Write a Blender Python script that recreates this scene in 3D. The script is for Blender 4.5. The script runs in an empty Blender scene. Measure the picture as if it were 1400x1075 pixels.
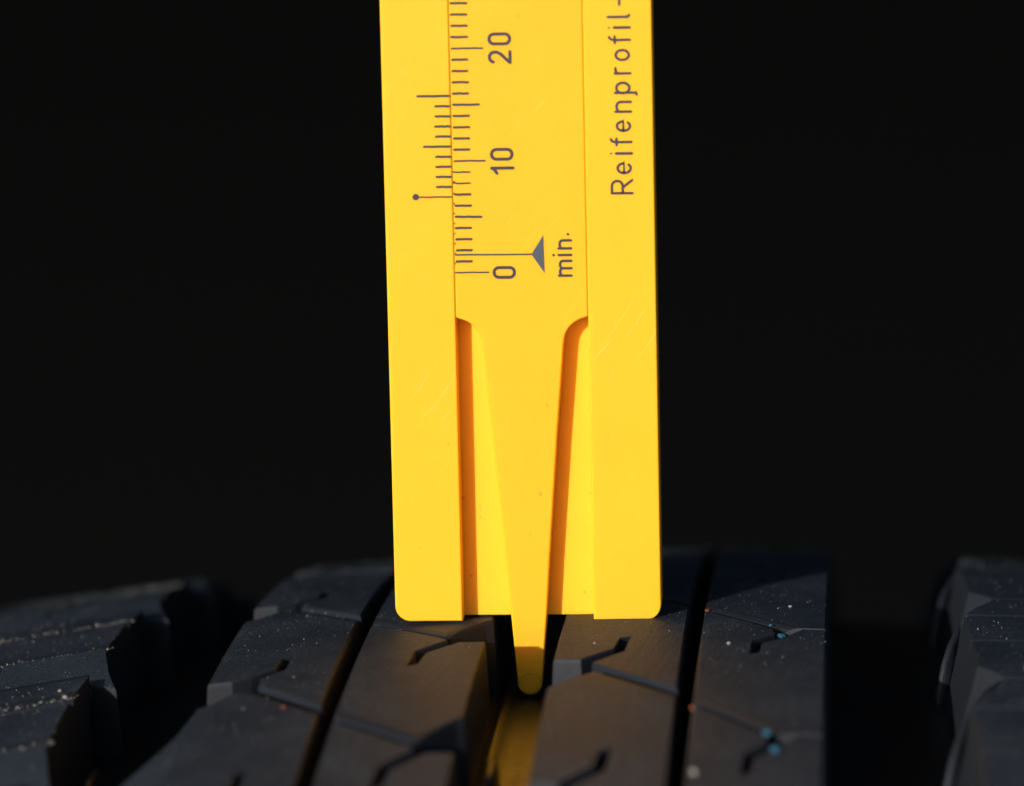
import bpy, bmesh, math, random
from mathutils import Vector, Matrix
from mathutils.geometry import tessellate_polygon

# ------------------------------------------------------------------ camera, sky, sun, exposure
S = 0.01                      # everything below is written in centimetres
scene = bpy.context.scene
C = scene.collection

cam_d = bpy.data.cameras.new('camera')
cam = bpy.data.objects.new('camera', cam_d); C.objects.link(cam)
fwd = Vector((-0.07636619, 0.98369934, -0.16279990))
rgt = Vector((0.99707832, 0.07505634, -0.01419042))
up = Vector((0.00173994, 0.16340792, 0.98655706))
cam.matrix_world = Matrix(((rgt.x, up.x, -fwd.x, 2.95171508*S), (rgt.y, up.y, -fwd.y, -39.50134437*S),
                           (rgt.z, up.z, -fwd.z, 8.60127083*S), (0, 0, 0, 1)))
cam_d.sensor_width = 36; cam_d.lens = 159.27
cam_d.clip_start = 0.01; cam_d.clip_end = 20
cam_d.dof.use_dof = True; cam_d.dof.focus_distance = 40.35*S; cam_d.dof.aperture_fstop = 16.5
cam_d.dof.aperture_blades = 9
scene.camera = cam

SUN_AZ, SUN_EL = 29.0, 13.5   # behind the camera, to its left, low
sun_dir = Vector((-math.sin(math.radians(SUN_AZ))*math.cos(math.radians(SUN_EL)),
                  -math.cos(math.radians(SUN_AZ))*math.cos(math.radians(SUN_EL)), math.sin(math.radians(SUN_EL))))
world = bpy.data.worlds.new('World'); scene.world = world; world.use_nodes = True
wt = world.node_tree; wt.nodes.clear()
sky = wt.nodes.new('ShaderNodeTexSky'); sky.sky_type = 'NISHITA'; sky.sun_disc = False
sky.sun_elevation = math.radians(SUN_EL); sky.sun_rotation = math.radians(180+SUN_AZ)
sky.air_density = 1.0; sky.dust_density = 1.2; sky.ozone_density = 1.0
bg = wt.nodes.new('ShaderNodeBackground'); bg.inputs[1].default_value = 0.10
wo = wt.nodes.new('ShaderNodeOutputWorld')
wt.links.new(sky.outputs[0], bg.inputs[0]); wt.links.new(bg.outputs[0], wo.inputs[0])
sd = bpy.data.lights.new('sun', 'SUN'); sd.energy = 4.5; sd.angle = math.radians(0.53); sd.color = (1, 0.982, 0.955)
sun = bpy.data.objects.new('sun', sd); C.objects.link(sun)
sun.rotation_euler = (-sun_dir).to_track_quat('-Z', 'Y').to_euler()
scene.view_settings.view_transform = 'Standard'; scene.view_settings.look = 'None'
scene.view_settings.exposure = 0; scene.view_settings.gamma = 1; scene.view_settings.use_curve_mapping = False
random.seed(7)

# ------------------------------------------------------------------ materials
def nodes(name):
    m = bpy.data.materials.new(name); m.use_nodes = True
    t = m.node_tree; b = t.nodes['Principled BSDF']
    return m, t, b
def N(t, kind, **kw):
    n = t.nodes.new(kind)
    for k, v in kw.items():
        if k in n.inputs: n.inputs[k].default_value = v
        else: setattr(n, k, v)
    return n
def noise(t, vec, scale, detail=4, rough=0.6):
    n = N(t, 'ShaderNodeTexNoise', Scale=scale, Detail=detail, Roughness=rough)
    t.links.new(vec, n.inputs['Vector']); return n.outputs['Fac']
def ramp(t, fac, a, b, ca=(0, 0, 0, 1), cb=(1, 1, 1, 1)):
    r = N(t, 'ShaderNodeValToRGB'); e = r.color_ramp.elements
    e[0].position, e[1].position = a, b; e[0].color, e[1].color = ca, cb
    t.links.new(fac, r.inputs[0]); return r.outputs[0]
def math_n(t, op, a, b):
    n = N(t, 'ShaderNodeMath', operation=op)
    for i, v in enumerate((a, b)):
        if isinstance(v, (int, float)): n.inputs[i].default_value = v
        else: t.links.new(v, n.inputs[i])
    return n.outputs[0]
def mixc(t, fac, a, b):
    n = N(t, 'ShaderNodeMix', data_type='RGBA')
    for i, v in ((0, fac), (6, a), (7, b)):
        if isinstance(v, (int, float, tuple)): n.inputs[i].default_value = v
        else: t.links.new(v, n.inputs[i])
    return n.outputs[2]
def mapped(t, vec, rot=(0, 0, 0), scale=(1, 1, 1)):
    a = N(t, 'ShaderNodeMapping'); a.inputs['Rotation'].default_value = rot
    n = N(t, 'ShaderNodeMapping'); n.inputs['Scale'].default_value = scale
    t.links.new(vec, a.inputs['Vector']); t.links.new(a.outputs[0], n.inputs['Vector']); return n.outputs[0]
def bump(t, b, h, strength, dist):
    n = N(t, 'ShaderNodeBump', Strength=strength, Distance=dist)
    t.links.new(h, n.inputs['Height']); t.links.new(n.outputs[0], b.inputs['Normal'])

def rubber(name, rough, base, worn, spec, relief=0.9):
    m, t, b = nodes(name)
    pos = N(t, 'ShaderNodeNewGeometry').outputs['Position']
    big = noise(t, pos, 90, 5, 0.65)                       # blotches about a centimetre across
    fine = noise(t, pos, 2600, 3, 0.7)                     # grain of the moulded skin
    streak = noise(t, mapped(t, pos, (0, 0, 0.25), (1500, 160, 160)), 1.0, 4, 0.7)   # wear along the rolling direction
    scuff = noise(t, mapped(t, pos, (0, 0, -0.5), (260, 1900, 260)), 1.0, 3, 0.7)
    dirt = math_n(t, 'MULTIPLY', ramp(t, big, 0.4, 0.75), ramp(t, fine, 0.45, 0.75))
    grit_ = noise(t, pos, 6500, 2, 0.6)
    dirt = math_n(t, 'ADD', dirt, math_n(t, 'MULTIPLY', ramp(t, grit_, 0.54, 0.68), math_n(t, 'ADD', 0.22, math_n(t, 'MULTIPLY', ramp(t, big, 0.4, 0.7), 0.75))))
    dirt = math_n(t, 'ADD', dirt, math_n(t, 'MULTIPLY', ramp(t, streak, 0.6, 0.85), 0.35))
    dirt = math_n(t, 'ADD', dirt, math_n(t, 'MULTIPLY', ramp(t, scuff, 0.66, 0.86), 0.3))
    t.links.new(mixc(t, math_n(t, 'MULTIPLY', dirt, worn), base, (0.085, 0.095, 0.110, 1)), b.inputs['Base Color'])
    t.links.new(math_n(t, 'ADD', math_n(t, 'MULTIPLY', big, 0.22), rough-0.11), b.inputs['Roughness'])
    b.inputs['Specular IOR Level'].default_value = spec
    h = math_n(t, 'ADD', math_n(t, 'MULTIPLY', fine, 0.5), math_n(t, 'ADD', math_n(t, 'MULTIPLY', streak, 0.4), math_n(t, 'MULTIPLY', scuff, 0.5)))
    bump(t, b, math_n(t, 'ADD', h, math_n(t, 'MULTIPLY', grit_, 0.35)), relief, 0.0003)
    return m
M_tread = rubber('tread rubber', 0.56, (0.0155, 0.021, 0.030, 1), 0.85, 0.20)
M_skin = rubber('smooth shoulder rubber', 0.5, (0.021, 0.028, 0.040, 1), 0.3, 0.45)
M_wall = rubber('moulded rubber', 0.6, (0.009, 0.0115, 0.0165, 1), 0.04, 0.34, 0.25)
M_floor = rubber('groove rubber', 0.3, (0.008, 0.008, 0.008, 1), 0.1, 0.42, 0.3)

def yellow(name, base):
    m, t, b = nodes(name)
    pos = N(t, 'ShaderNodeTexCoord').outputs['Object']
    cl = noise(t, pos, 160, 3, 0.5)
    sc1 = noise(t, mapped(t, pos, (0, math.radians(-34), 0), (2600, 60, 130)), 1.0, 2, 0.5)
    sc2 = noise(t, mapped(t, pos, (0, math.radians(-43), 0), (4200, 60, 160)), 1.0, 2, 0.5)
    patch = noise(t, pos, 95, 2, 0.5)
    s = math_n(t, 'MAXIMUM', ramp(t, sc1, 0.62, 0.74), ramp(t, sc2, 0.64, 0.76))
    s = math_n(t, 'MULTIPLY', s, ramp(t, patch, 0.48, 0.66))
    tint = mixc(t, ramp(t, cl, 0.3, 0.7), base, (base[0]*1.0, base[1]*0.965, base[2]*0.9, 1))
    sc3 = noise(t, mapped(t, pos, (0, math.radians(-12), 0), (3600, 60, 240)), 1.0, 2, 0.5)
    patch2 = noise(t, mapped(t, pos, (0.4, 0.2, 0.1), (130, 130, 130)), 1.0, 2, 0.5)
    s = math_n(t, 'ADD', s, math_n(t, 'MULTIPLY', math_n(t, 'MULTIPLY', ramp(t, sc3, 0.64, 0.76), ramp(t, patch2, 0.52, 0.68)), 0.7))
    col = mixc(t, math_n(t, 'MULTIPLY', s, 0.15), tint, (0.95, 0.70, 0.26, 1))
    speck = ramp(t, noise(t, pos, 1100, 1, 0.4), 0.77, 0.80)
    t.links.new(mixc(t, math_n(t, 'MULTIPLY', speck, 0.35), col, (0.25, 0.12, 0.02, 1)), b.inputs['Base Color'])
    b.inputs['Roughness'].default_value = 0.42
    b.inputs['Specular IOR Level'].default_value = 0.28
    b.inputs['Subsurface Weight'].default_value = 0.5
    b.inputs['Subsurface Radius'].default_value = (1.0, 0.36, 0.04)
    b.inputs['Subsurface Scale'].default_value = 0.0030
    f = noise(t, pos, 900, 2, 0.5)
    bump(t, b, math_n(t, 'SUBTRACT', math_n(t, 'MULTIPLY', f, 0.25), s), 0.25, 0.00004)
    return m
M_yel = yellow('yellow plastic', (0.91, 0.450, 0.0135, 1))
M_plate = yellow('yellow plate plastic', (0.92, 0.485, 0.018, 1))
M_slide = yellow('yellow slide plastic', (0.91, 0.432, 0.0115, 1))

def ink(name, col):
    m, t, b = nodes(name)
    pos = N(t, 'ShaderNodeTexCoord').outputs['Object']
    n = noise(t, pos, 2200, 3, 0.6)
    t.links.new(ramp(t, n, 0.3, 0.75, col, tuple(c*1.5 for c in col[:3])+(1,)), b.inputs['Base Color'])
    b.inputs['Roughness'].default_value = 0.5
    return m
M_ink = ink('grey blue ink', (0.009, 0.011, 0.017, 1))
M_thin = ink('thin printed ink', (0.016, 0.013, 0.012, 1))
M_tri = ink('pointer ink', (0.032, 0.041, 0.063, 1))

def plain(name, col, rough, spec=0.5):
    m, t, b = nodes(name)
    pos = N(t, 'ShaderNodeNewGeometry').outputs['Position']
    n = noise(t, pos, 1500, 2, 0.5)
    t.links.new(ramp(t, n, 0.3, 0.7, tuple(c*0.75 for c in col)+(1,), tuple(col)+(1,)), b.inputs['Base Color'])
    b.inputs['Roughness'].default_value = rough; b.inputs['Specular IOR Level'].default_value = spec
    return m
M_dust = plain('pale dust', (0.30, 0.285, 0.26), 0.5)
M_blue = plain('blue glint', (0.026, 0.12, 0.19), 0.5)  # blue of a glint, put into a solid colour
M_red = plain('orange glint', (0.33, 0.08, 0.03), 0.4)  # orange of a glint, put into a solid colour
M_white = plain('white grit', (0.42, 0.40, 0.37), 0.4)
M_back = plain('arch shade black', (0.0037, 0.0038, 0.0041), 1.0, 0.0)  # the shade inside the arch is put into this near-black colour

# ------------------------------------------------------------------ object helpers
def tag(o, label=None, cat=None, group=None, kind=None):
    for k, v in (('label', label), ('category', cat), ('group', group), ('kind', kind)):
        if v: o[k] = v
    return o
def empty(name, loc, rot=(0, 0, 0)):
    o = bpy.data.objects.new(name, None); C.objects.link(o)
    o.location = Vector(loc)*S; o.rotation_euler = rot; o.empty_display_size = 0.01
    return o
def link(name, me, parent=None, loc=(0, 0, 0), rot=(0, 0, 0)):
    o = bpy.data.objects.new(name, me); C.objects.link(o)
    o.location = Vector(loc)*S; o.rotation_euler = rot
    if parent: o.parent = parent
    return o
def mesh_from(name, verts, faces, mat, smooth=False):
    me = bpy.data.meshes.new(name)
    me.from_pydata([(x*S, y*S, z*S) for x, y, z in verts], [], faces)
    me.materials.append(mat)
    if smooth:
        for p in me.polygons: p.use_smooth = True
    me.update(); return me

# ------------------------------------------------------------------ dark wheel arch behind the tyre, its unseen top shaped to block sky light
AR, AX = 50.0, -31.0
pts = [(AR*math.sin(math.radians(d)), AX+AR*math.cos(math.radians(d))) for d in range(14, 131, 6)]
pts += [(pts[-1][0]-14, -66), (-90, -66)]
pts = pts[::-1]
xs = [-70, -35, 0, 35, 70]
v = [(x, y, z) for x in xs for y, z in pts]; n = len(pts)
f = [(i*n+j, (i+1)*n+j, (i+1)*n+j+1, i*n+j+1) for i in range(len(xs)-1) for j in range(n-1)]
tag(link('backdrop', mesh_from('backdrop', v, f, M_back, True)), 'black surround with shade put into its colour, arching behind and unseen over the tyre', kind='structure')

# ------------------------------------------------------------------ tyre
R, RC, U0 = 31.0445, 45.0377, 1.57405
PITCH = 3.12
def crown(u):
    h = -(u-U0)**2/(2*RC) + U0**2/(2*RC)
    if u < -5.6: h -= (u+5.6)**2*0.22
    if u > 5.9: h -= (u-5.9)**2*0.22
    return h
def surf(u, v, z=0.0):           # relative to the axle
    r = R+crown(u)+z; a = v/R
    return Vector((u, r*math.sin(a), r*math.cos(a)))
def surf_n(u, v):
    e = 0.01; s = (crown(u+e)-crown(u-e))/(2*e); a = v/R
    return Vector((-s, math.sin(a), math.cos(a))).normalized()

tyre = empty('tyre', (0, 0, -R))
tag(tyre, 'black winter tyre tread with sipes and deep grooves, carrying the yellow gauge', 'tyre')

def inset(poly, ws):
    n = len(poly); out = []
    for i in range(n):
        p0, p1, p2 = Vector(poly[i-1]), Vector(poly[i]), Vector(poly[(i+1) % n])
        d1, d2 = (p1-p0).normalized(), (p2-p1).normalized()
        n1, n2 = Vector((-d1.y, d1.x)), Vector((-d2.y, d2.x))
        w1, w2 = ws[i-1], ws[i]
        cr = d1.x*d2.y-d1.y*d2.x
        if abs(cr) < 0.12:
            q = p1+(n1+n2).normalized()*(w1+w2)/2
        else:
            a, b = p1+n1*w1, p1+n2*w2
            t = ((b-a).x*d2.y-(b-a).y*d2.x)/cr
            q = a+d1*t
            if (q-p1).length > 3*max(abs(w1), abs(w2), 1e-6): q = p1+(q-p1).normalized()*3*max(abs(w1), abs(w2))
        out.append((q.x, q.y))
    return out

def block_mesh(name, edges, depth=0.8, c=0.05, draft=0.04, tilt=None, mat=None):
    """edges: list of (u, v, chamfer width of the edge that starts here), counter-clockwise."""
    poly = [(e[0], e[1]) for e in edges]; w = [e[2] for e in edges]
    area = sum(poly[i-1][0]*poly[i][1]-poly[i][0]*poly[i-1][1] for i in range(len(poly)))
    assert area > 0, name
    rings = [(inset(poly, w), 0.0), (inset(poly, [x*.55 for x in w]), -c*.12), (inset(poly, [x*.2 for x in w]), -c*.45),
             (poly, -c), (inset(poly, [-draft]*len(poly)), -depth)]
    bm = bmesh.new(); vs = []
    for ring, z in rings: vs.append([bm.verts.new((u, vv, z)) for u, vv in ring])
    k = len(poly)
    for a, b in zip(vs[:-1], vs[1:]):
        for i in range(k):
            j = (i+1) % k
            bm.faces.new((b[i], b[j], a[j], a[i]))
    tris = tessellate_polygon([[Vector((u, vv, 0)) for u, vv in rings[0][0]]])
    for t in tris:
        q = [rings[0][0][i] for i in t]
        ar = (q[1][0]-q[0][0])*(q[2][1]-q[0][1])-(q[2][0]-q[0][0])*(q[1][1]-q[0][1])
        if abs(ar) < 1e-9: continue
        t = t if ar > 0 else t[::-1]
        try: bm.faces.new([vs[0][i] for i in t])
        except ValueError: pass
    us = [p[0] for p in poly]; vv_ = [p[1] for p in poly]
    def cut(co, no):
        bmesh.ops.bisect_plane(bm, geom=bm.verts[:]+bm.edges[:]+bm.faces[:], plane_co=co, plane_no=no, dist=1e-5)
    x = math.ceil(min(vv_)/.35)*.35+.0137
    while x < max(vv_): cut((0, x, 0), (0, 1, 0)); x += .35
    x = math.ceil(min(us)/.4)*.4+.0171
    while x < max(us): cut((x, 0, 0), (1, 0, 0)); x += .4
    bmesh.ops.triangulate(bm, faces=[fc for fc in bm.faces if len(fc.verts) > 4])
    bm.normal_update()
    tops = {fc.index for fc in bm.faces}
    bm.faces.index_update(); bm.verts.index_update()
    top = [fc.normal.z > 0.999 for fc in bm.faces]
    uv = [(vt.co.x, vt.co.y, vt.co.z) for vt in bm.verts]
    for vt in bm.verts:
        u, vv, z = vt.co
        if tilt and z > -0.5: z += tilt(u, vv)
        vt.co = surf(u, vv, z)*S
    bm.normal_update()
    me = bpy.data.meshes.new(name); bm.to_mesh(me); bm.free()
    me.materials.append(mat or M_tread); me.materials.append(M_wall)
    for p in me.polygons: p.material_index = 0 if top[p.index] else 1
    nl = []
    for p in me.polygons:
        p.use_smooth = True
        for li in p.loop_indices:
            if top[p.index] and not tilt:
                q = uv[me.loops[li].vertex_index]; nl.append(surf_n(q[0], q[1]))
            else: nl.append(p.normal.copy())
    me.normals_split_custom_set(nl)
    me.update()
    return me

T, RW, G_ = 0.014, 0.115, 0.02
def rot180(edges):               # the tread is point-symmetric
    return [(-u, -v-2.19, w) for u, v, w in edges]
def shift(edges, dv): return [(u, v+dv, w) for u, v, w in edges]
# inner rib block: upper edge from right to left, left edge down, lower edge left to right
P = PITCH
inner = [(-.32, -.755, T), (-.56, -.725, T), (-.83, -1.07, T), (-.868, -1.44, .004), (-.945, -1.49, T), (-.915, -.985, T), (-.66, -.63, T),
         (-.735, -.53, T), (-1.43, .17, G_), (-1.43, .29-P, RW), (-.70, -.42-P, RW), (-.665, -.39-P, T), (-.38, .04-P, T), (-.32, .10-P, G_)]
def outer_block(notch_up, notch_low):
    return notch_up+[(2.10, -.93, T), (2.085, -1.25, .004), (2.015, -1.30, T), (2.03, -.85, T), (2.215, -.60, T),
         (2.20, -.40, T), (1.565, .34, G_), (1.565, .46-P, RW), (2.24, -.29-P, RW)]+notch_low
outer = outer_block([(2.665, -.405, .006), (2.45, -.392, .006), (2.30, -.70, T)], [(2.30, -.34-P, .006), (2.665, -.385-P, G_)])
outer_cut = outer_block([(2.665, -.56, T), (2.45, -.585, T), (2.30, -.70, T)], [(2.34, -.33-P, .03), (2.58, .10-P, .02), (2.665, .17-P, G_)])
me_inner = block_mesh('tread_block', inner)
me_outer = block_mesh('tread_block', outer)
me_inner_r = block_mesh('tread_block', rot180(inner))
me_outer_r = block_mesh('tread_block', rot180(outer_cut))

def lug(pr, pl_top, pl_bot, tw, bw, ul=-6.9, hook=None):
    """shoulder lug: pr = right edge points from top to bottom, then the left end"""
    e = [(u, v, T) for u, v in pr[:-1]]
    # go counter-clockwise: top edge right->left, left edge, bottom edge left->right, right edge upward
    top = pr[0]; bot = pr[-1]
    out = [(top[0], top[1], tw)]
    if hook:
        hu, hv = hook
        s = (pl_top-top[1])/(ul-top[0])
        out += [(hu+.05, top[1]+s*(hu+.05-top[0]), T), (hu+.06, hv, T), (hu-.05, hv-.02, T), (hu-.07, top[1]+s*(hu-.07-top[0]), tw)]
    out += [(ul, pl_top, T), (ul, pl_bot, bw), (bot[0], bot[1], T)]
    out += [(u, v, T) for u, v in reversed(pr[1:-1])]
    return out
SL = .22
def line(v0, u): return v0+SL*(u+3.84)
UL = -6.9
lugA1 = lug([(-3.84, .15), (-3.68, -.62), (-3.56, -1.03), (-3.80, -.90)], line(.15, UL), line(-.90, UL), .06, .05, hook=(-4.80, -.36))
lugA2 = lug([(-3.81, -.95), (-3.84, -1.66)], line(-.95, UL), line(-1.58, UL), T, .22)
lugA3 = lug([(-3.84, -1.70), (-3.85, .20-P)], line(-1.80, UL), line(.36-P, UL), .10, .22)
tiltA1 = lambda u, v: 0.02-0.11*max(0, (line(.17, u)-v))/1.05
tiltA3 = lambda u, v: -0.03*max(0, (line(-1.73, u)-v))/1.1
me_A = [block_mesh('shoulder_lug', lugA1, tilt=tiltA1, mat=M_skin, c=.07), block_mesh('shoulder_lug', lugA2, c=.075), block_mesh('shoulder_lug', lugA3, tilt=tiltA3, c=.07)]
def flip(poly_right_top_to_bot, vt, vb, tw, bw, ur=6.9):   # lugs on the right-hand shoulder
    pl = poly_right_top_to_bot
    return [(ur, vt, tw)]+[(u, v, T*2) for u, v in pl[:-1]]+[(pl[-1][0], pl[-1][1], bw), (ur, vb, T)]
def lf(v0, u): return v0+.2*(u-3.88)
UR = 6.9
F1 = flip([(3.88, .42), (3.92, -.54)], lf(.42, UR), lf(-.54, UR), T, .06)
F2 = flip([(3.92, -.60), (3.95, -1.45), (4.16, -1.72)], lf(-.60, UR), lf(-1.78, UR), T, .06)
F3 = flip([(4.16, -1.80), (3.88, -2.62)], lf(-1.86, UR), lf(.48-P, UR), T, .05)
me_F = [block_mesh('shoulder_lug', q, draft=.2) for q in (F1, F2, F3)]

# sloping buttress that runs from the shoulder down into the wide groove
def buttress_mesh():
    cl = [(4.16, -1.72, -.05, .035), (4.02, -2.02, -.055, .035), (3.91, -2.4, -.08, .035), (3.83, -2.68, -.13, .035), (3.76, -2.9, -.22, .03), (3.70, -3.05, -.36, .025), (3.64, -3.12, -.64, .02)]
    vs, fs = [], []
    for u, v, z, w in cl:
        for du, dz in ((-w*1.1, -.5), (-w, -.035), (-w*.5, 0), (w*.5, 0), (w, -.035), (w*1.1, -.5)):
            vs.append(tuple(surf(u+du, v-du*.6, z+dz)))
    for i in range(len(cl)-1):
        for j in range(5): fs.append((i*6+j, i*6+j+1, (i+1)*6+j+1, (i+1)*6+j))
    fs.append(tuple(range(5, -1, -1))); fs.append(tuple(len(cl)*6-6+i for i in range(6)))
    fs = [t[::-1] for t in fs]
    return mesh_from('buttress', vs, fs, M_wall, True)
me_but = buttress_mesh()

def lump_mesh(name, u, v, lu, lv, h, floor=-.72):
    vs, fs = [], []; n = 12
    prof = [(1.0, 0), (.86, .55), (.62, .9), (.3, 1.0)]
    for s, z in prof:
        for i in range(n):
            a = 2*math.pi*i/n
            cu, cv = math.copysign(abs(math.cos(a))**.6, math.cos(a)), math.copysign(abs(math.sin(a))**.6, math.sin(a))
            vs.append(tuple(surf(u+lu*s*cu, v+lv*s*cv, floor+h*z)))
    for r in range(len(prof)-1):
        for i in range(n):
            j = (i+1) % n; fs.append((r*n+i, r*n+j, (r+1)*n+j, (r+1)*n+i))
    fs.append(tuple((len(prof)-1)*n+i for i in range(n)))
    return mesh_from(name, vs, fs, M_floor, True)
me_bar_c = lump_mesh('wear_bar', -.115, -3.05, .07, .45, .28)
me_bar_l = lump_mesh('wear_bar', -3.52, -2.75, .055, .42, .36)

def put(name, me, k):
    return link(name, me, tyre, (0, 0, 0), (-k*PITCH/R, 0, 0))
for k in range(-3, 5):
    put('tread_block', me_inner, k); put('tread_block', me_outer, k)
    put('tread_block', me_inner_r, k); put('tread_block', me_outer_r, k)
    for me in me_A: put('shoulder_lug', me, k)
    for me in me_F: put('shoulder_lug', me, k)
    put('buttress', me_but, k)
put('wear_bar', me_bar_c, 0); put('wear_bar', me_bar_l, 0)

# the left shoulder lugs stand on one continuous base, so their cuts are shallow
base_a = [(-3.845, .26, .03), (-6.9, line(.26, -6.9), .03), (-6.9, line(.24-P, -6.9), .03), (-3.845, .24-P, .03)]
def sunk(dz): return lambda u, v: dz
me_base = block_mesh('shoulder_base', base_a, tilt=sunk(-.06), mat=M_wall)
for k in range(-3, 5): put('shoulder_base', me_base, k)

# sloping flank at the foot of the near block beside the left wide groove
cl = [((-2.66, -2.45, -.02), (-2.70, -2.55, -.14)), ((-2.655, -2.9, -.012), (-2.83, -2.95, -.15)), ((-2.655, -3.4, -.012), (-3.02, -3.4, -.17)),
      ((-2.655, -4.0, -.012), (-3.24, -4.0, -.22)), ((-2.655, -4.7, -.012), (-3.40, -4.7, -.28)), ((-2.66, -5.3, -.02), (-3.45, -5.3, -.5))]
vs, fs = [], []
for i_, o_ in cl:
    for t_ in (0, .25, .5, .75, 1.0):
        q = [i_[j]+(o_[j]-i_[j])*t_ for j in range(3)]
        vs.append(tuple(surf(q[0], q[1], q[2]+.035*math.sin(math.pi*t_))))
    vs.append(tuple(surf(o_[0]-.05, o_[1], -.8)))
for i in range(len(cl)-1):
    for j in range(5): fs.append((i*6+j, (i+1)*6+j, (i+1)*6+j+1, i*6+j+1))
link('flank', mesh_from('flank', vs, fs, M_tread, True), tyre)

# carcass: groove floors, shoulders and side walls turned round the axle
prof = []
ridge = [(-7.3, -1.0), (-6.6, -.80), (-5.5, -.72), (-3.9, -.72), (-3.2, -.74), (-2.7, -.72), (-1.6, -.70), (-1.4, -.70), (-.33, -.69),
         (-.25, -.70), (-.215, -.655), (-.175, -.655), (-.14, -.705), (.05, -.71), (.28, -.69), (1.36, -.70), (1.57, -.70), (2.7, -.72), (3.2, -.74), (3.9, -.72), (5.5, -.72), (6.6, -.80), (7.3, -1.0)]
for u, z in ridge: prof.append((u, R+crown(u)+z))
rl = prof[0][1]; rr = prof[-1][1]
left = [(-8.2, 25.0), (-9.6, 26.6), (-9.9, 27.6), (-9.2, 28.8), (-8.3, rl-.75)]
right = [(8.3, rr-.75), (9.2, 28.8), (9.9, 27.6), (9.6, 26.6), (8.2, 25.0)]
prof = left+prof+right
NA = 240; vs, fs = [], []
for i in range(NA):
    a = 2*math.pi*i/NA
    for u, r in prof: vs.append((u, r*math.sin(a), r*math.cos(a)))
n = len(prof)
for i in range(NA):
    j = (i+1) % NA
    for q in range(n-1): fs.append((i*n+q, i*n+q+1, j*n+q+1, j*n+q))
fs = [t[::-1] for t in fs] if False else fs
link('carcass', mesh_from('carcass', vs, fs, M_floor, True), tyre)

# ------------------------------------------------------------------ dust, grit and glints built as specks on the rubber
def inside(p, poly):
    x, y = p; c = False
    for i in range(len(poly)):
        x1, y1 = poly[i-1][:2]; x2, y2 = poly[i][:2]
        if (y1 > y) != (y2 > y) and x < (x2-x1)*(y-y1)/(y2-y1)+x1: c = not c
    return c
polys = [(inner, 1, None), (outer, 1.1, None), (rot180(inner), 1, None), (rot180(outer_cut), 1.5, None),
         (lugA1, 2.0, tiltA1), (lugA2, 2.4, None), (lugA3, 2.0, tiltA3), (F1, .5, None), (F2, .5, None), (F3, .5, None)]
dv, df = [], []
def grain(u, v, z, r):
    p = surf(u, v, z+r*.45)+Vector((0, 0, -R)); b = len(dv)
    ax = [Vector((random.gauss(0, 1), random.gauss(0, 1), random.gauss(0, 1))).normalized() for _ in range(2)]
    x = ax[0]; y = x.cross(ax[1]).normalized(); zz = x.cross(y)
    for d in (x, -x, y, -y, zz, -zz): dv.append(tuple(p+d*r*random.uniform(.6, 1.15)))
    for a, c, e in ((0, 2, 4), (2, 1, 4), (1, 3, 4), (3, 0, 4), (2, 0, 5), (1, 2, 5), (3, 1, 5), (0, 3, 5)): df.append((b+a, b+c, b+e))
for poly, dens, tl in polys:
    us = [max(-5.4, min(4.9, q[0])) for q in poly]; vv = [q[1] for q in poly]
    for k in range(-2, 4):
        cl = [(random.uniform(min(us), max(us)), random.uniform(min(vv), max(vv))) for _ in range(4)]
        for _ in range(int(130*dens)):
            if random.random() < .45:
                c0 = random.choice(cl); u, v = random.gauss(c0[0], .16), random.gauss(c0[1], .22)
            else: u, v = random.uniform(min(us), max(us)), random.uniform(min(vv), max(vv))
            if not inside((u, v), poly): continue
            r = min(.014, .0027*math.exp(random.gauss(0, .48)))
            z = tl(u, v) if tl else 0
            grain(u, v+k*PITCH, z, r)
# grains caught along the lower lips of the left shoulder lugs
for v0, amount in ((-.90, 110), (.24-P, 120), (-1.67, 100)):
    for k in range(0, 3):
        for _ in range(amount):
            u = -5.2+1.4*random.random()**.8
            z = tiltA1(u, line(v0, u)) if v0 == -.90 else (tiltA3(u, line(v0, u)) if v0 < -2 else 0)
            grain(u, line(v0, u)+abs(random.gauss(.03, .07))+k*PITCH, z-.004, min(.016, .0055*math.exp(random.gauss(0, .4))))
tag(link('dust', mesh_from('dust', dv, df, M_dust)), 'fine pale dust specks scattered over the black tread blocks', kind='stuff')

def grit(name, u, v, z, r, mat, label, cat, group):
    bm = bmesh.new(); bmesh.ops.create_icosphere(bm, subdivisions=2, radius=1)
    rs = random.Random(hash((round(u*100), round(v*100))) & 0xffff)
    for q in bm.verts: q.co *= r*S*rs.uniform(.5, 1.15)
    for q in bm.verts: q.co.z *= .6
    me = bpy.data.meshes.new(name); bm.to_mesh(me); bm.free(); me.materials.append(mat)
    o = link(name, me); o.location = (surf(u, v, z+r*.6)+Vector((0, 0, -R)))*S
    tag(o, label, cat, group)
BG, OG, WG = 'blue glints built as specks on the tread', 'orange glints built as specks on the tread', 'white grains on the tread'  # blue and orange glints are put in as small solid specks
grit('blue_glint', 2.17, -.23, -.02, .020, M_blue, 'farthest and smallest blue glint speck, on a lateral groove lip right of the gauge', 'grain', BG)
grit('blue_glint', 2.27, -.66, -.02, .036, M_blue, 'blue glint speck beside the bent sipe nearest the right side of the gauge', 'grain', BG)
grit('blue_glint', 2.20, -3.50, -.02, .045, M_blue, 'brightest blue glint speck, in the lateral groove end near the bottom edge', 'grain', BG)
grit('blue_glint', 2.27, -3.90, -.01, .048, M_blue, 'dull blue glint speck just below the brightest blue one, near the bottom edge', 'grain', BG)
grit('orange_glint', 1.59, .40, -.03, .026, M_red, 'orange glint speck at the narrow groove, nearest the gauge corner', 'grain', OG)
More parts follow.
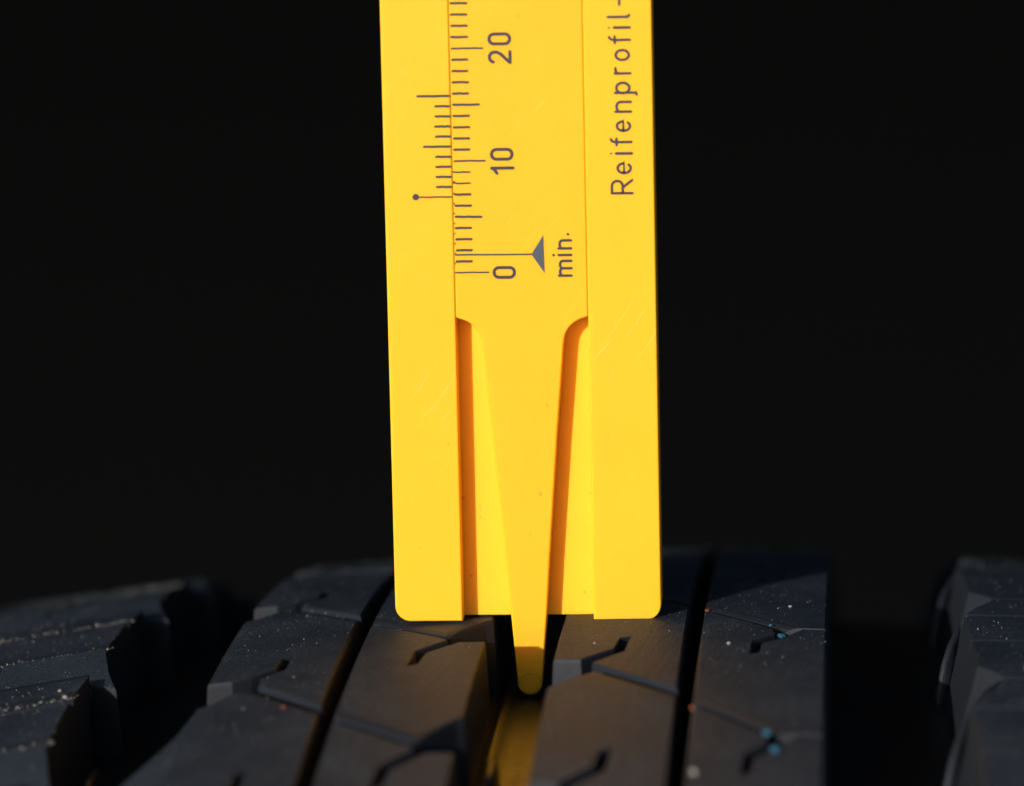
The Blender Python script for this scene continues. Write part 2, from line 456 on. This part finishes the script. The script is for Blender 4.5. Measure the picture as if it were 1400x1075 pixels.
grit('orange_glint', 1.575, -2.79, -.05, .032, M_red, 'orange glint speck on the narrow groove lip below right of the gauge', 'grain', OG)
grit('orange_glint', -1.89, -2.54, 0, .018, M_red, 'lone orange glint speck left of the gauge, on the block beside the left narrow groove', 'grain', OG)
grit('white_grain', 2.33, .50, 0, .018, M_white, 'white grain on the sunlit block behind the gauge, at the shadow edge', 'grain', WG)
grit('white_grain', 1.82, -.99, 0, .017, M_white, 'white grain left of the bent sipe on the block right of the gauge', 'grain', WG)
grit('white_grain', 1.63, -4.42, 0, .034, M_white, 'large white grain beside the narrow groove at the bottom edge', 'grain', WG)
grit('white_grain', -4.0, -1.37, 0, .020, M_white, 'upper of two white grains on the far left shoulder lug', 'grain', WG)
grit('white_grain', -3.91, -1.62, 0, .026, M_white, 'lower of two white grains on the far left shoulder lug edge', 'grain', WG)

# ------------------------------------------------------------------ tread depth gauge
gauge = empty('tread_depth_gauge', (0, 0, 0), (0, -0.0069, 0))
tag(gauge, 'yellow plastic tread depth gauge standing upright on the tyre with its probe in the groove', 'depth gauge')
H = 9.2
def arc(cx, cz, r, a0, a1, n=8):
    return [(cx+r*math.cos(math.radians(a0+(a1-a0)*i/n)), cz+r*math.sin(math.radians(a0+(a1-a0)*i/n))) for i in range(n+1)]
def slab(name, outline, y0, y1, mat, parent, bevel=0.012, soft=25):
    """outline in (x, z), counter-clockwise seen from the camera, front face at y0"""
    bm = bmesh.new()
    fr = [bm.verts.new((x*S, y0*S, z*S)) for x, z in outline]
    bk = [bm.verts.new((x*S, y1*S, z*S)) for x, z in outline]
    bm.faces.new(fr); bm.faces.new(bk[::-1]); n = len(fr)
    for i in range(n):
        j = (i+1) % n; bm.faces.new((fr[j], fr[i], bk[i], bk[j]))
    bmesh.ops.recalc_face_normals(bm, faces=bm.faces[:])
    if bevel:
        es = [e for e in bm.edges if e.verts[0] in fr and e.verts[1] in fr]
        bmesh.ops.bevel(bm, geom=es, offset=bevel*S, segments=2, profile=.5, affect='EDGES', clamp_overlap=True)
    for e in bm.edges:
        e.smooth = len(e.link_faces) == 2 and e.calc_face_angle(0) < math.radians(soft)
    for p in bm.faces: p.smooth = True
    bmesh.ops.triangulate(bm, faces=[p for p in bm.faces if len(p.verts) > 4])
    me = bpy.data.meshes.new(name); bm.to_mesh(me); bm.free(); me.materials.append(mat)
    nl = [cn.vector.copy() for cn in me.corner_normals]
    for p in me.polygons:
        if abs(p.normal.y) > .999:
            for li in p.loop_indices: nl[li] = p.normal.copy()
    me.normals_split_custom_set(nl)
    return link(name, me, parent)
RI = .588
rail_l = slab('rail', arc(-1.19+.14, .14, .14, 180, 270)+[(-RI, 0), (-RI, H), (-1.19, H)], 0, .232, M_yel, gauge)
rail_r = slab('rail', [(RI, 0)]+arc(1.19-.14, .14, .14, 270, 360)+[(1.19, H), (RI, H)], 0, .232, M_yel, gauge)
BZ = 0.008
slab('back_plate', arc(-1.19+.14, .14, .14, 180, 270)[:-1]+[(-1.05, 0.0), (-RI, 0.0), (-RI+.004, BZ), (RI-.004, BZ), (RI, 0.0), (1.05, 0.0)]+arc(1.19-.14, .14, .14, 270, 360)[1:]+[(1.19, H), (-1.19, H)], .2325, .38, M_plate, gauge, bevel=0)

SH = .5845
left_edge = [(-SH, 2.745), (-.565, 2.737), (-.50, 2.715), (-.45, 2.685), (-.41, 2.645), (-.382, 2.60), (-.366, 2.55), (-.358, 2.49)]
taper = [(-.285, 1.653), (-.193, .593), (-.151, .047), (-.108, -.50)]
tip = [(.006+.112*math.cos(math.radians(a)), -.568+.112*math.sin(math.radians(a))) for a in range(190, 351, 16)]
right_edge = [(.121, -.50), (.165, .047), (.203, .593), (.287, 1.652), (.362, 2.49), (.370, 2.55), (.386, 2.60), (.414, 2.645), (.454, 2.685), (.504, 2.715), (.569, 2.737), (.5875, 2.745)]
SR = .5875
slide = slab('slide', left_edge+taper+tip+right_edge+[(SR, H), (-SH, H)], .004, .222, M_slide, gauge, bevel=.013, soft=20)
slab('guide_lip', [(-.5877, 2.76), (-.585, 2.76), (-.585, H), (-.5877, H)], .014, .20, M_yel, slide, bevel=0)
# round ejector mark on the probe tip
vs, fs = [], []
for i in range(28):
    a = 2*math.pi*i/28
    for rr_, yy in ((.080, .0038), (.085, .0008), (.094, .0008), (.099, .0038)): vs.append((.006+rr_*math.cos(a), yy, -.562+rr_*math.sin(a)))
for i in range(28):
    j = (i+1) % 28
    for q in range(3): fs.append((i*4+q, i*4+q+1, j*4+q+1, j*4+q))
link('ejector_mark', mesh_from('ejector_mark', vs, fs, M_yel, True), slide)

# ---- printing
def stroke_faces(lines, w, y, caps=True):
    """ribbons of width w round polylines given in (x, z); returns verts, faces"""
    vs, fs = [], []
    for li, pl in enumerate(lines):
        closed = pl[0] == pl[-1] and len(pl) > 2
        pts = [Vector(q) for q in (pl[:-1] if closed else pl)]; n = len(pts); b = len(vs)
        yy = y-li*0.00035
        for i, q in enumerate(pts):
            d1 = (q-pts[i-1]) if (i or closed) else (pts[1]-q)
            d2 = (pts[(i+1) % n]-q) if (i < n-1 or closed) else d1
            d1 = d1.normalized(); d2 = d2.normalized(); t = (d1+d2).normalized()
            nn = Vector((-t.y, t.x)); sc = 1/max(.5, nn.dot(Vector((-d1.y, d1.x))))
            for s in (-1, 1):
                e = q+nn*s*w/2*sc; vs.append((e.x, yy, e.y))
        for i in range(n if closed else n-1):
            j = (i+1) % n; fs.append((b+2*i, b+2*i+1, b+2*j+1, b+2*j))
        if not closed and caps:
            for i, s in ((0, -1), (n-1, 1)):
                d = ((pts[1]-pts[0]) if i == 0 else (pts[-1]-pts[-2])).normalized()*s
                nn = Vector((-d.y, d.x)); c0 = len(vs); q = pts[i]
                for a in range(7):
                    an = math.pi*a/6-math.pi/2; e = q+(d*math.cos(an)+nn*math.sin(an))*w/2*.9; vs.append((e.x, yy-.0001, e.y))
                fs.append(tuple(range(c0, c0+7)))
    return vs, fs
YP = -.0012
def printed(name, lines, w, parent, mat, y=YP, caps=True):
    vs, fs = stroke_faces(lines, w, y, caps)
    me = mesh_from(name, vs, fs, mat)
    for p in me.polygons:
        if p.normal.y > 0: p.flip()
    return link(name, me, parent)
def dot(name, x, z, r, parent, mat, y=YP):
    vs = [(x+r*math.cos(a), y, z+r*math.sin(a)) for a in [2*math.pi*i/20 for i in range(20)]]
    return link(name, mesh_from(name, vs, [tuple(range(20))], mat), parent)
YS = .004-.0012
wob = lambda a: random.uniform(-a, a)
def tick(x0, x1, z, parent, y, w=.0220, extra=None):
    m = 6; pl = [(x0+(x1-x0)*i/m, z+wob(.0016)) for i in range(m+1)]
    if extra: pl = extra+pl
    printed('tick_mark', [pl], w, parent, M_thin, y)
Z0, DZ = 3.146, .0991
for i in range(0, 27):
    z = Z0+DZ*i
    if i == 0: tick(-.578, -.283, z, slide, YS, .015)
    elif i % 10 == 0: tick(-.568, -.295, z, slide, YS, .0175)
    elif i % 5 == 0: tick(-.566, -.338, z, slide, YS)
    elif i == 9: tick(-.560, -.431, z, slide, YS, .0155, [(-.580, z+.004)])
    elif i == 8: tick(-.548, -.431, z, slide, YS, .0155, [(-.580, z+.017), (-.566, z+.006)])
    else: tick(-.566+wob(.003), -.430+wob(.003), z, slide, YS)
for i in range(9): dot('ink_speck', -.576, 3.226+.0893*i*1.0, .0075, slide, M_thin, YS)
printed('pointer_line', [[(-.572, 3.303), (-.44, 3.304)], [(-.44, 3.304), (-.2, 3.302), (.105, 3.302)]], .0155, slide, M_thin, YS)
link('pointer_triangle', mesh_from('pointer_triangle', [(.097, YS-.0008, 3.302), (.212, YS-.0008, 3.130), (.206, YS-.0008, 3.474)], [(0, 1, 2)], M_tri), slide)
# vernier on the left rail
for i in range(11):
    z = 3.820+.0891*i
    if i == 0: tick(-.890, -.600, z, rail_l, YP, .0145)
    elif i == 10: tick(-.878, -.600, z, rail_l, YP)
    elif i == 5: tick(-.832, -.600, z, rail_l, YP)
    else: tick(-.726+wob(.004), -.600, z, rail_l, YP)
dot('ink_dot', -.915, 3.822, .029, rail_l, M_ink, YP-.0006)

def ell(cx, cy, rx, ry, a0, a1, n=14):
    return [(cx+rx*math.cos(math.radians(a0+(a1-a0)*i/n)), cy+ry*math.sin(math.radians(a0+(a1-a0)*i/n))) for i in range(n+1)]
def stadium(w, h):               # upright rounded-end zero, centre line
    r = w/2
    pl = ell(r, h-r, r, r, 0, 180, 12)+ell(r, r, r, r, 180, 360, 12)
    return pl+[pl[0]]
def glyph(name, lines, gz, base, w, parent, mat=M_ink, y=YP):
    """glyph lines in (advance, height): reads upwards, so advance -> +z and height -> -x"""
    return printed(name, [[(base-h, gz+a) for a, h in pl] for pl in lines], w, parent, mat, y)
SW = .0285
hh = .210-SW
o = SW/2
zero = [[(a, h+o) for a, h in stadium(.115-SW, hh)]]
one = [[(.0, .15), (.012, .158), (.034, .172), (.0475, .196)], [(.0475, .200), (.0475, .006)]]
two = [ell(.0445, hh-.0445+o, .0445, .0445, 168, 0, 10)+[(.087, .125), (.07, .095), (.0, .022), (.0, o)], [(-.006, o), (.094, o)]]
NB = -.041
glyph('numeral', zero, 3.143-.0575+o, NB, SW, slide, M_ink, YS)
glyph('numeral', zero, 4.191-.0575+o, NB, SW, slide, M_ink, YS)
glyph('numeral', one, 4.022, NB, SW, slide, M_ink, YS)
glyph('numeral', zero, 5.206-.0575+o, NB, SW, slide, M_ink, YS)
glyph('numeral', two, 5.002, NB, SW, slide, M_ink, YS)
# "min."
LW, XH = .0235, .114
def hump(x0, x1, top, w): return [(x0, top-.045)]+ell((x0+x1)/2, top-.034, (x1-x0)/2, .034-w/2, 180, 0, 8)+[(x1, .0)]
g_m = [[(0, 0), (0, XH)], hump(0, .0655, XH, LW), hump(.0655, .131, XH, LW)]
g_n = [[(0, 0), (0, XH)], hump(0, .071, XH, LW)]
MB = .450
glyph('letter', g_m, 3.109, MB, LW, slide, M_ink, YS)
glyph('letter', [[(0, 0), (0, XH)]], 3.2925, MB, LW, slide, M_ink, YS)
dot('letter_dot', MB-.156, 3.2925, .0125, slide, M_ink, YS)
glyph('letter', g_n, 3.351, MB, LW, slide, M_ink, YS)
dot('full_stop', MB-.027, 3.477, .0125, slide, M_ink, YS)
# "Reifenprofil-" on the right rail
LW2, X2, CH = .0235, .139, .192
h2 = LW2/2
RB = .9985
g_R = [[(h2, 0), (h2, CH-h2), (.075, CH-h2)]+ell(.075, CH-h2-.0475, .0455, .0475, 80, -90, 10)+[(h2, CH-h2-.095)], [(.062, CH-h2-.095), (.128, 0)]]
def round_e(w):
    r = w/2-h2
    return [[(h2, X2/2+.002), (w-h2, X2/2+.002)]+ell(w/2, X2/2, r, X2/2-h2, 2, 320, 22)]
g_o = lambda w: [ell(w/2, X2/2, w/2-h2, X2/2-h2, 0, 360, 24)[:-1]+[(w-h2, X2/2)]]
g_o2 = [list(q) for q in g_o(.110)]; g_o2[0][-1] = g_o2[0][0]
g_i = [[(0, 0), (0, X2)]]
g_f = [[(.028, 0), (.028, CH-.055)]+ell(.028+.030, CH-.055, .030, .046, 165, 95, 6), [(.0, X2-.006), (.060, X2-.006)]]
g_n2 = [[(h2, 0), (h2, X2)], [(h2, X2-.055)]+ell(.054, X2-.045, .0435, .045-h2, 180, 0, 10)+[(.0975, 0)]]
g_p = [[(-.006, -.052), (h2, -.046), (h2, X2)], ell(.054, X2/2, .0455, X2/2-h2, 0, 360, 22)]; g_p[1][-1] = g_p[1][0]
g_r = [[(h2, 0), (h2, X2)], [(h2, X2-.038), (.022, X2-.012), (.06, X2-.006)]]
g_l = [[(0, CH), (0, .028)]+ell(.020, .028, .020, .024, 180, 265, 6)]
LZ = [(3.823, g_R), (4.000, round_e(.110)), ('i', 4.1855), (4.258, g_f), (4.373, round_e(.106)), (4.541, g_n2), (4.707, g_p), (4.877, g_r),
      (4.995, g_o2), (5.154, g_f), ('i', 5.290), (5.383, g_l)]
for a, b in LZ:
    if a == 'i':
        glyph('letter', g_i, b, RB, LW2*1.1, rail_r); dot('letter_dot', RB-.183, b, .0095, rail_r, M_ink)
    else: glyph('letter', b, a, RB, LW2, rail_r)
glyph('hyphen', [[(0, 0), (.085, 0)]], 5.488, RB-.089, LW2, rail_r)
